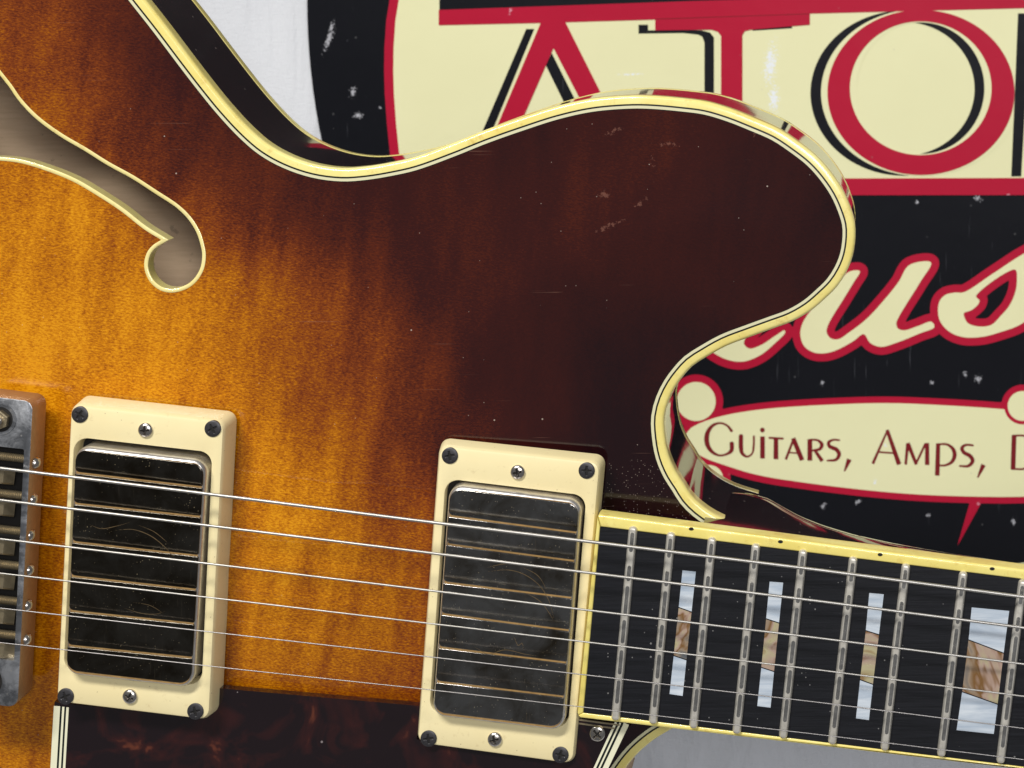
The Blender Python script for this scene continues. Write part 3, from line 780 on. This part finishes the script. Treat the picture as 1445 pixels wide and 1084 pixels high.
def pickup(label, top4, zt_, zb_, open4, cov4, zc, grooves, screws, hscrews, cm, engr):
    ring = ring_part('pickup', top4, zt_, zb_, open4, .0026, .0034, guitar)
    ring['label'] = label
    cq = quad(*cov4, zc)
    rad = .0036
    L = []
    for d, z in ((0, zb_ + .001), (0, zc - .0020), (.0001, zc - .0013), (.0004, zc - .0007), (.0009, zc - .00034), (.0013, zc - .00026), (.0016, zc - .00026)):
        L.append((rpoly(inset_poly(cq, d), rad - d, 8), z))
    v, f = loft(L)
    obj('cover', v, f, M['rim'], ring, 60)
    gp_ = rpoly(inset_poly(cq, .00085), rad - .0008, 8)
    obj('groove_plate', [(p[0], p[1], zc - .00022) for p in gp_], [tuple(range(len(gp_)))], M['gold'], ring)
    # seven bars between the grooves
    tl, tr, br, bl = cov4
    ins = 2.6
    left = [(tl[0] + ins, tl[1] + 5.0)] + [(a[0], a[1]) for a, b in grooves] + [(bl[0] + ins, bl[1] - 7.0)]
    right = [(tr[0] - ins, tr[1] + 5.0)] + [(b[0], b[1]) for a, b in grooves] + [(br[0] - ins, br[1] - 7.0)]
    h = 1.15
    for k in range(7):
        def edge(q, w):   # point on the cover's side edges inset
            return q
        # left / right borders follow the cover edges
        def on(sideA, sideB, y):
            t = (y - sideA[1]) / (sideB[1] - sideA[1]); return sideA[0] + t * (sideB[0] - sideA[0])
        yl0 = left[k][1] + (0 if k == 0 else h); yl1 = left[k+1][1] - (0 if k == 6 else h)
        yr0 = right[k][1] + (0 if k == 0 else h); yr1 = right[k+1][1] - (0 if k == 6 else h)
        c4 = ((on(tl, bl, yl0) + ins, yl0), (on(tr, br, yr0) - ins - .6, yr0), (on(tr, br, yr1) - ins - .6, yr1), (on(tl, bl, yl1) + ins, yl1))
        q = quad(*c4, zc)                                # order after flip: tl, bl, br, tr  (CCW)
        rr = [.0003, .0012, .0005, .0003]
        if k == 0: rr = [.0030, .0012, .0005, .0030]
        if k == 6: rr = [.0003, .0030, .0030, .0003]
        L = []
        for d, z in ((0, zc - .0004), (0, zc - .00022), (.00006, zc - .0001), (.00018, zc - .00002), (.00032, zc)):
            L.append((rpoly(inset_poly(q, d), [max(.0002, a - d) for a in rr], 6), z))
        v, f = loft(L, False, True)
        obj('cover_bar', v, f, cm, ring, 60)
    for x, y in screws:
        X, Y = P(x, y, zt_); mobj('ring_screw', SC_B, None, ring, False, (X, Y, zt_ + .00012), (0, 0, random.uniform(0, 3)))
    for x, y in hscrews:
        X, Y = P(x, y, zt_ + .001); mobj('height_screw', SC_N, None, ring, False, (X, Y, zt_ + .0004), (0, 0, random.uniform(0, 3)))
    for st in engr:
        allp = st
        bx = (min(q[0] for q in allp) - 2, min(q[1] for q in allp) - 2, max(q[0] for q in allp) + 2, max(q[1] for q in allp) + 2)
        sdf_mesh('engraving', lambda p, st=st: sdf_strokes(p, [st]), bx, .55, .4, M['scr'], ring, zc)
    return ring
def arcst(pts, w, n=5):
    c = catmull(pts, 4)
    return [(a, b, .62 * w * (.35 + .65 * math.sin(math.pi * min(1, max(0, i / max(1, len(c) - 1)))))) for i, (a, b) in enumerate(c)]
NB = lambda l: [(600 + x / 2.58, 640 + y / 2.58) for x, y in l]
BB = lambda l: [(80 + x / 2.408, 580 + y / 2.408) for x, y in l]
eng_n = [arcst(NB([(230, 430), (300, 424), (360, 440), (415, 480), (450, 535), (468, 600)]), 1.5), arcst(NB([(225, 415), (290, 402), (350, 405)]), 1.3), arcst(NB([(350, 412), (410, 445), (445, 500)]), 1.2), arcst(NB([(320, 660), (340, 700), (352, 690), (360, 720)]), 1.1), arcst(NB([(180, 705), (230, 730), (290, 715), (360, 730), (410, 738)]), 1.5), arcst(NB([(360, 505), (420, 540), (470, 610)]), 1.2)]
eng_b = [arcst(BB([(200, 405), (260, 403), (320, 425), (370, 465), (400, 500)]), 1.5), arcst(BB([(110, 385), (150, 400), (200, 392), (250, 378)]), 1.3), arcst(BB([(270, 385), (330, 410), (380, 450)]), 1.2), arcst(BB([(230, 670), (290, 688), (340, 690), (370, 680)]), 1.2), arcst(BB([(260, 650), (320, 662), (365, 690)]), 1.0)]
ZRB, ZRN = .0665, .0620
pk_b = pickup('bridge pickup in cream ring, dark reflection painted into its cover',
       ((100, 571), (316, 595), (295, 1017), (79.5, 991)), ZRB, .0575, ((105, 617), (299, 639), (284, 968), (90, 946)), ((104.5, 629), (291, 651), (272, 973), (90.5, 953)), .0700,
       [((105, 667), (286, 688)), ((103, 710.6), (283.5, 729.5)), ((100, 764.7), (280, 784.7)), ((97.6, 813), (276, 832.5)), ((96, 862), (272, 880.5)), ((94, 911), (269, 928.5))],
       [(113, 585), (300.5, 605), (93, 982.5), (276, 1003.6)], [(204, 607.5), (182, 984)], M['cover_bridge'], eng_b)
pk_n = pickup('neck pickup with scratched grey metal cover in cream ring',
       ((620, 629), (847, 653), (808.5, 1079), (588.5, 1049)), ZRN, .0560, ((629, 676), (827, 700), (801, 1028), (606, 1005)), ((633, 684), (821, 707), (795.5, 1034), (608.5, 1012)), .0655,
       [((634, 728), (815, 752)), ((629, 768), (812, 792)), ((625, 822), (806, 844)), ((621, 866.5), (802, 890)), ((619, 913.5), (798, 935.5)), ((616.5, 962), (792, 983.5))],
       [(635, 643), (828, 664), (605, 1042), (791, 1065)], [(730, 667), (697.6, 1044.6)], M['cover_neck'], eng_n)

# --- pickguard
ZG = .0602
guard_px = [(77, 990), (84, 992), (290, 1013), (297, 1009), (300, 970.5), (594, 996.5), (588, 1043), (594, 1046), (800, 1073), (806, 1069), (813, 1015), (890, 1024), (846, 1103), (800, 1190), (700, 1262), (400, 1262), (120, 1240), (66, 1200)]
gpoly = flip_if_needed(PX(guard_px, ZG))
v, f = cdt_fill([gpoly])
vs = [(a, b, ZG) for a, b in v] ; fs = [tuple(int(k) for k in q) for q in f]
k0 = len(vs); n = len(gpoly)
ring_v, ring_f = loft([(gpoly, ZG - .0028), (gpoly, ZG)], False, False)
vs += ring_v; fs += [tuple(i + k0 for i in q) for q in ring_f]
guard = obj('pickguard', vs, fs, M['tortoise'], guitar)
guard['label'] = 'dark tortoiseshell pickguard with striped edge'
def strip(name, pts, w, m, lay, zt=ZG, parent=guard):
    """thin ribbon along a pixel polyline"""
    p = np.array(pts, float); z = zt + lay * LAY
    t = np.gradient(p, axis=0); t /= np.hypot(t[:, 0], t[:, 1])[:, None]
    nn = np.stack([-t[:, 1], t[:, 0]], 1)
    # mitred corner
    L = p + nn * w / 2; Rr = p - nn * w / 2
    vs = [P(a, b, z) + (z,) for a, b in L] + [P(a, b, z) + (z,) for a, b in Rr]
    k = len(p); fs = [(i, i + 1, k + i + 1, k + i) for i in range(k - 1)]
    vs += [(a, b, c - .0005) for a, b, c in vs]
    fs += [(2*k + i, i, i + 1, 2*k + i + 1)[::-1] for i in range(k - 1)] + [(k + i, 3*k + i, 3*k + i + 1, k + i + 1)[::-1] for i in range(k - 1)]
    return obj(name, vs, fs, m, parent)
def leftline(x): return [(x, 996 + (x - 77) * .12), (x - 2.5, 1040), (x - 5, 1084), (x - 11, 1200)]
strip('cream_ply', leftline(80.5), 9.0, M['ply_cream'], 1)
strip('black_ply', leftline(86.4), 3.0, M['ply_black'], 1.1)
strip('cream_ply', leftline(89.4), 3.2, M['ply_cream'], 1.2)
strip('black_ply', leftline(92.3), 2.8, M['ply_black'], 1.3)
strip('cream_ply', leftline(95.4), 3.4, M['ply_cream'], 1.4)
def diag(dx): return [(886 + dx, 1021.5 + dx * .13), (856 + dx, 1084), (822 + dx, 1150)]
strip('cream_ply', diag(-2), 8.0, M['ply_cream'], 1)
strip('black_ply', diag(-7.6), 3.4, M['ply_black'], 1.1)
strip('cream_ply', diag(-10.6), 2.6, M['ply_cream'], 1.2)
strip('black_ply', diag(-13.6), 3.4, M['ply_black'], 1.3)
strip('cream_ply', diag(-16.8), 3.2, M['ply_cream'], 1.4)
strip('cream_ply', [(816, 1015.8), (845, 1019.6), (874.5, 1023.4)], 2.2, M['mud'], 1.5)
strip('cream_ply', [(816, 1021), (845, 1025), (868, 1028.2)], 2.2, M['mud'], 1.5)
X, Y = P(843.3, 1034.7, ZG); mobj('pickguard_screw', SC_P, None, guard, False, (X, Y, ZG + .0003), (0, 0, .75))

# --- fingerboard
ZN = .0650
XR = 2050
def tl_(x): return 728 + (x - 843) * (805 - 728) / (1445 - 843)     # outer top edge
def ti_(x): return 743.5 + (x - 847) * (818 - 743.5) / (1445 - 847)
def bi_(x): return 1006 + (x - 822) * (1082.2 - 1006) / (1445 - 822)
def bo_(x): return 1012.5 + (x - 817) * (1086.5 - 1012.5) / (1445 - 817)
board4 = flip_if_needed(PX([(847, 743.5), (823.5, 1005.8), (XR, bi_(XR)), (XR, ti_(XR))], ZN))
v, f = loft([(board4, ZN - .0062), (board4, ZN)])
board = obj('fingerboard', v, f, M['ebony'], guitar)
def bslab(name, pts, z1, m, parent, bev=.0003, z0=None):
    poly = flip_if_needed(PX(pts, z1))
    v, f = slab(poly, z1 - .0058 if z0 is None else z0, z1, bev)
    return obj(name, v, f, m, parent, 35)
bslab('board_binding', [(843.5, 729), (846, 726.8), (XR, tl_(XR)), (XR, ti_(XR) + .3), (847.2, 743.8)], ZN + .0001, M['bind_board'], board, .0006)
bslab('board_binding', [(843.2, 729.4), (846.9, 743.9), (823.3, 1005.9), (815.6, 1009.6), (814.8, 1006)], ZN + .00008, M['bind_board'], board, .0004)
bslab('board_binding', [(823.3, 1006.1), (816, 1010), (818.5, 1013), (XR, bo_(XR)), (XR, bi_(XR))], ZN + .0001, M['bind_board'], board, .0004)
FLATS = [(.20, .28), (.305, .45), (.48, .60), (.635, .76), (.79, .91), (.03, .13)]
frets = [((893.4, 743.5), (868, 1017.6)), ((947, 751.8), (921, 1022.6)), ((1005, 759), (978, 1028.9)), ((1067, 768), (1039, 1036.5)), ((1133.6, 776.5), (1104.7, 1043)), ((1204.5, 786.6), (1174, 1051.4)), ((1279, 796.5), (1248, 1060)), ((1360, 807.5), (1328, 1069)), ((1444, 819), (1411.7, 1078.4))]
xx = 1444; sp_ = 89
while xx + sp_ < XR - 20:
    xx += sp_; sp_ *= 1.0595
    frets.append(((xx, ti_(xx)), (xx - 33, bo_(xx - 33) - 4)))
for (a, b) in frets:
    w = 6.3
    ux, uy = b[0] - a[0], b[1] - a[1]; L_ = math.hypot(ux, uy); ux /= L_; uy /= L_
    c4 = ((a[0] - w * uy * -1 * -1, a[1] + w * ux * 1), None)
    nxp, nyp = -uy, ux
    q = flip_if_needed(PX([(a[0] + nxp*w, a[1] + nyp*w), (a[0] - nxp*w, a[1] - nyp*w), (b[0] - nxp*w, b[1] - nyp*w), (b[0] + nxp*w, b[1] + nyp*w)], ZN + .001))
    L = []
    for d, z in ((0, ZN - .0002), (.00002, ZN + .0004), (.00022, ZN + .0009), (.00045, ZN + .00118), (.0007, ZN + .00128), (.00095, ZN + .0013)):
        L.append((rpoly(inset_poly(q, d), max(.0002, .0010 - d), 5), z))
    v, f = loft(L, False, True)
    fo = obj('fret', v, f, M['fret'], board, 25)
    for kk in range(6):     # flats worn between the strings
        t0, t1 = FLATS[kk]
        qa = lerp(a, b, t0); qb = lerp(a, b, t1)
        ww = 2.6
        q = rpoly(flip_if_needed(PX([(qa[0] + nxp*ww, qa[1] + nyp*ww), (qa[0] - nxp*ww, qa[1] - nyp*ww), (qb[0] - nxp*ww, qb[1] - nyp*ww), (qb[0] + nxp*ww, qb[1] + nyp*ww)], ZN + .0013)), .0005, 3)
        obj('worn_flat', [(p_[0], p_[1], ZN + .00133) for p_ in q], [tuple(range(len(q)))], M['fret_top'], fo)
inl = [((962.4, 804), (982.8, 806), (957, 857), (976.6, 864), (950, 925), (969.4, 931.5), (944, 980), (964, 983)),
       ((1085.4, 820), (1106, 821.5), (1080.4, 873), (1100, 879.5), (1073.6, 941.6), (1093, 948), (1067.8, 997), (1088, 999.5)),
       ((1226, 836), (1248, 838), (1221, 889.7), (1241, 896), (1213, 959), (1232.5, 966), (1207, 1014.4), (1226.8, 1017)),
       ((1370.5, 856.4), (1425, 861.5), (1366, 902.7), (1417, 922), (1357, 976), (1408.5, 994), (1349, 1031), (1403, 1036.6))]
for (a, b, c, d, e, g, h, i) in inl:
    for nm, pts, m in (('pearl_inlay', [a, b, d, c], M['pearl']), ('abalone_inlay', [c, d, g, e], M['abalone']), ('pearl_inlay', [e, g, i, h], M['pearl'])):
        q = inset_poly(flip_if_needed(PX(pts, ZN)), .00015)
        v, f = loft([(q, ZN - .0005), (q, ZN + .00005)], False, True)
        obj(nm, v, f, m, board)
for x, y in ((975.5, 746.3), (1101.3, 764.3), (1242, 782.5), (1400, 802.5)):
    X, Y = P(x, y, ZN)
    cq = [(X + .0007 * math.cos(t), Y + .00045 * math.sin(t)) for t in np.linspace(0, 2*math.pi, 16, endpoint=False)]
    obj('side_dot', [(a, b, ZN + .00018) for a, b in cq], [tuple(range(16))], M['dark'], board)

# --- neck and heel
st = [(990, .0565, 9), (1040, .0565, 9), (1074, .0560, 7), (1095, .0520, 5.5), (1125, .0440, 4.6), (1160, .0370, 4), (1205, .0310, 3.4), (1260, .0265, 3), (1350, .0225, 2.6), (1445, .0210, 2.3), (1700, .0200, 2.2), (XR, .0195, 2.2)]
zt0 = ZN - .0056
vs = []; fs = []; NU = 25
xs_i = np.linspace(990, XR, 90)
sx_ = np.array([q[0] for q in st]); sd_ = np.array([q[1] for q in st]); se_ = np.array([q[2] for q in st])
def smooth_interp(x):
    return np.interp(x, sx_, sd_), np.interp(x, sx_, se_)
for x in xs_i:
    dep, p = smooth_interp(x)
    a = np.array(P(x, tl_(x) + 2.0, ZN)); b = np.array(P(x - 26, bo_(x - 26) - 1.5, ZN))
    for k in range(NU):
        u = -math.cos(math.pi * k / (NU - 1))
        c2 = (a + b) / 2 + (b - a) / 2 * u
        vs.append((c2[0], c2[1], zt0 - (dep - .0056) * max(0, 1 - abs(u) ** p) ** (1 / p)))
for i in range(len(xs_i) - 1):
    for k in range(NU - 1):
        a = i * NU + k; fs.append((a, a + NU, a + NU + 1, a + 1))
fs.append(tuple(range(NU))); fs.append(tuple(range((len(xs_i)-1)*NU, len(xs_i)*NU))[::-1])
neck = obj('neck', vs, fs, M['side'], guitar, 60)

# --- bridge
ZBR, ZBR0 = .0725, .0625
br4 = ((-46, 555), (46.5, 566.5), (25, 999), (-69, 988))
oq = quad(*br4, ZBR)
iq = quad((-40, 626), (33.5, 634.5), (19.5, 932), (-55, 924), ZBR)
def bl(c, d, r): return rpoly(inset_poly(c, d), max(.0003, r), 6)
L = [(bl(oq, .0006, .0022), ZBR0), (bl(oq, 0, .0026), ZBR0 + .0008), (bl(oq, 0, .0024), ZBR - .0004), (bl(oq, .0001, .0024), ZBR - .0001)]
v, f = loft(L, True, False)
bridge = obj('bridge', v, f, M['bronze'], guitar, 40)
bridge['label'] = 'tarnished metal bridge with six saddles'
L = [(bl(oq, .0001, .0024), ZBR - .0001), (bl(oq, .00035, .0022), ZBR), (bl(iq, -.0001, .0004), ZBR), (bl(iq, 0, .0004), ZBR - .0002), (bl(iq, 0, .0004), ZBR - .0070)]
v, f = loft(L, False, True)
obj('bridge_top', v, f, M['chrome'], bridge, 40)
obj('cavity_floor', [(p[0], p[1], ZBR - .0062) for p in bl(iq, .0001, .0004)], [tuple(range(len(bl(iq, 0, .0004))))], M['dark'], bridge)
# posts
def disc_loft(cx, cy, rz): return [([(cx + r * math.cos(a), cy + r * math.sin(a)) for a in np.linspace(0, 2*math.pi, 32, endpoint=False)], z) for r, z in rz]
for (px_, py_, hexa) in ((1, 592, True), (-21, 962, False)):
    X, Y = P(px_, py_, ZBR)
    v, f = loft(disc_loft(X, Y, [(.0043, ZBR + .00002), (.0042, ZBR + .00025), (.0034, ZBR + .00025), (.0033, ZBR + .00004)]), False, False)
    if hexa: obj('post_collar', v, f, M['chrome'], bridge, 40)
    v, f = loft(disc_loft(X, Y, [(.00335 if hexa else .0046, ZBR + .00006), (.0001, ZBR + .00006)]), False, True)
    obj('post_hole', v, f, M['dark'], bridge)
    if hexa:
        hx = [(X + .0027 * math.cos(a + .35), Y + .0027 * math.sin(a + .35)) for a in np.linspace(0, 2*math.pi, 6, endpoint=False)]
        v, f = slab(hx, ZBR, ZBR + .0016, .0003); obj('post_nut', v, f, M['mud'], bridge)
        v, f = loft(disc_loft(X, Y, [(.0014, ZBR + .0016), (.0013, ZBR + .0024), (.0008, ZBR + .0028), (.0001, ZBR + .0029)])); obj('post_tip', v, f, M['nickel'], bridge, 40)
    v, f = loft(disc_loft(X, Y, [(.0032, .0575), (.0032, ZBR0 + .001)])); obj('bridge_post', v, f, M['mud'], bridge, 40)
def tube(name, pts, r, m, parent, sides=10):
    p = [np.array(q, float) for q in pts]; vs = []; fs = []
    for i, q in enumerate(p):
        t = (p[min(i+1, len(p)-1)] - p[max(i-1, 0)]); t /= np.linalg.norm(t)
        s1 = np.cross(t, (0, 0, 1)); s1 /= np.linalg.norm(s1); s2 = np.cross(s1, t)
        rr = r[i] if hasattr(r, '__len__') else r
        for k in range(sides):
            a = 2 * math.pi * k / sides; vs.append(tuple(q + rr * (s1 * math.cos(a) + s2 * math.sin(a))))
    for i in range(len(p) - 1):
        for k in range(sides):
            fs.append((i*sides + k, i*sides + (k+1) % sides, (i+1)*sides + (k+1) % sides, (i+1)*sides + k))
    fs.append(tuple(range(sides))[::-1]); fs.append(tuple(range((len(p)-1)*sides, len(p)*sides)))
    return obj(name, vs, fs, m, parent, 40)
strings = [[(0, 661), (340, 703), (580, 733.6), (820, 763), (1160, 805), (1445, 842.5)], [(0, 706.6), (340, 747.5), (580, 777), (820, 807), (1160, 849), (1445, 886)], [(0, 762), (340, 801), (580, 830), (820, 860), (1160, 901), (1445, 937.3)],
           [(0, 811), (340, 848.5), (580, 876.8), (820, 905.2), (1160, 946), (1445, 982.7)], [(0, 860.5), (340, 896.8), (580, 924), (820, 951.8), (1160, 991.8), (1445, 1028)], [(0, 909), (340, 945), (580, 970.5), (820, 997.6), (1160, 1037.2), (1445, 1072)]]
heads = [(55, 653), (50.6, 704.7), (47, 755), (46, 804), (43.5, 854), (42, 902)]
for i, stp in enumerate(strings):
    ln = np.polyfit([q[0] for q in stp], [q[1] for q in stp], 1)
    sy_ = ln[1]
    zs0 = ZBR + .0016
    # saddle: a ridged block with the string over its crest
    yc = sy_ + 11
    dirx, diry = .993, .117
    def pt(u, w, z): # u along strings (px), w across (px)
        return P(2 + u * dirx - w * diry, yc + u * diry + w * dirx, z) + (z,)
    prof = [(-24, ZBR - .006), (-24, ZBR - .0022), (-10, ZBR - .0006), (-3, zs0 - .0012), (3, zs0 - .0012), (12, ZBR - .0012), (19, ZBR - .0024), (19, ZBR - .006)]
    vs = []; fs = []
    for w in (-11, -9, 9, 11):
        for u, z in prof: vs.append(pt(u, w, z - (.0004 if abs(w) == 11 else 0)))
    k = len(prof)
    for r_ in range(3):
        for j in range(k - 1): fs.append((r_*k + j, r_*k + j + 1, (r_+1)*k + j + 1, (r_+1)*k + j))
    fs.append(tuple(range(k))[::-1]); fs.append(tuple(range(3*k, 4*k)))
    obj('saddle', vs, fs, M['mud'], bridge)
    # its adjusting screw: thread across the cavity, head on the outer wall
    hx_, hy_ = heads[i]
    n_t = 60
    pts = []; rad = []
    for q in range(n_t + 1):
        u = -42 + (hx_ - 12 + 42) * q / n_t
        y_ = hy_ - 3 + (u - hx_) * .117
        X, Y = P(u, y_, ZBR - .0016); pts.append((X, Y, ZBR - .0016)); rad.append(.00105 + (.00013 if q % 2 else -.00013))
    tube('saddle_screw', pts, rad, M['mud'], bridge, 10)
    X, Y = P(hx_ - 8, hy_, ZBR - .0034); X2, Y2 = P(hx_ + 2.5, hy_ + 1.2, ZBR - .0034)
    tube('saddle_screw_head', [(X, Y, ZBR - .0034), (X + (X2-X)*.5, Y + (Y2-Y)*.5, ZBR - .0034), (X + (X2-X)*.85, Y + (Y2-Y)*.85, ZBR - .0034), (X2, Y2, ZBR - .0034)], [.0017, .0017, .0012, .0004], M['nickel'], bridge, 14)
# --- tailpiece that anchors the strings
ZTP = .0690
tq = quad((-262, 535), (-196, 543), (-228, 1000), (-294, 992), ZTP)
v, f = loft([(rpoly(inset_poly(tq, d), .005, 8), z) for d, z in ((.0015, ZTP - .0085), (0, ZTP - .006), (0, ZTP - .003), (.0008, ZTP - .001), (.0025, ZTP))])
tail = obj('tailpiece', v, f, M['chrome'], guitar, 40)
for (px_, py_) in ((-226, 560), (-264, 974)):
    X, Y = P(px_, py_, ZTP)
    v, f = loft(disc_loft(X, Y, [(.0055, .0570), (.0055, ZTP + .0008), (.0048, ZTP + .0016), (.0006, ZTP + .0017)])); obj('tailpiece_stud', v, f, M['nickel'], tail, 40)
# --- strings
dia = [.92, .76, .58, .44, .32, .26]
for i, stp in enumerate(strings):
    ln = np.polyfit([q[0] for q in stp], [q[1] for q in stp], 1)
    pts = []
    def zat(x): return ZBR + .0016 - .0052 * (x - 2) / 1443
    for x, y in [(2, np.polyval(ln, 2))] + stp[1:] + [(XR, stp[-1][1] + (XR - 1445) * (stp[-1][1] - stp[-2][1]) / 285)]:
        z = zat(x); pts.append(P(x, y, z) + (z,))
    z = ZBR - .0062
    pts = [P(-230, np.polyval(ln, -230) + 2, z) + (z,)] + pts
    tube('string', pts, dia[i] / 2 * MM, M['string'] if i < 4 else M['string_plain'], guitar, 12)
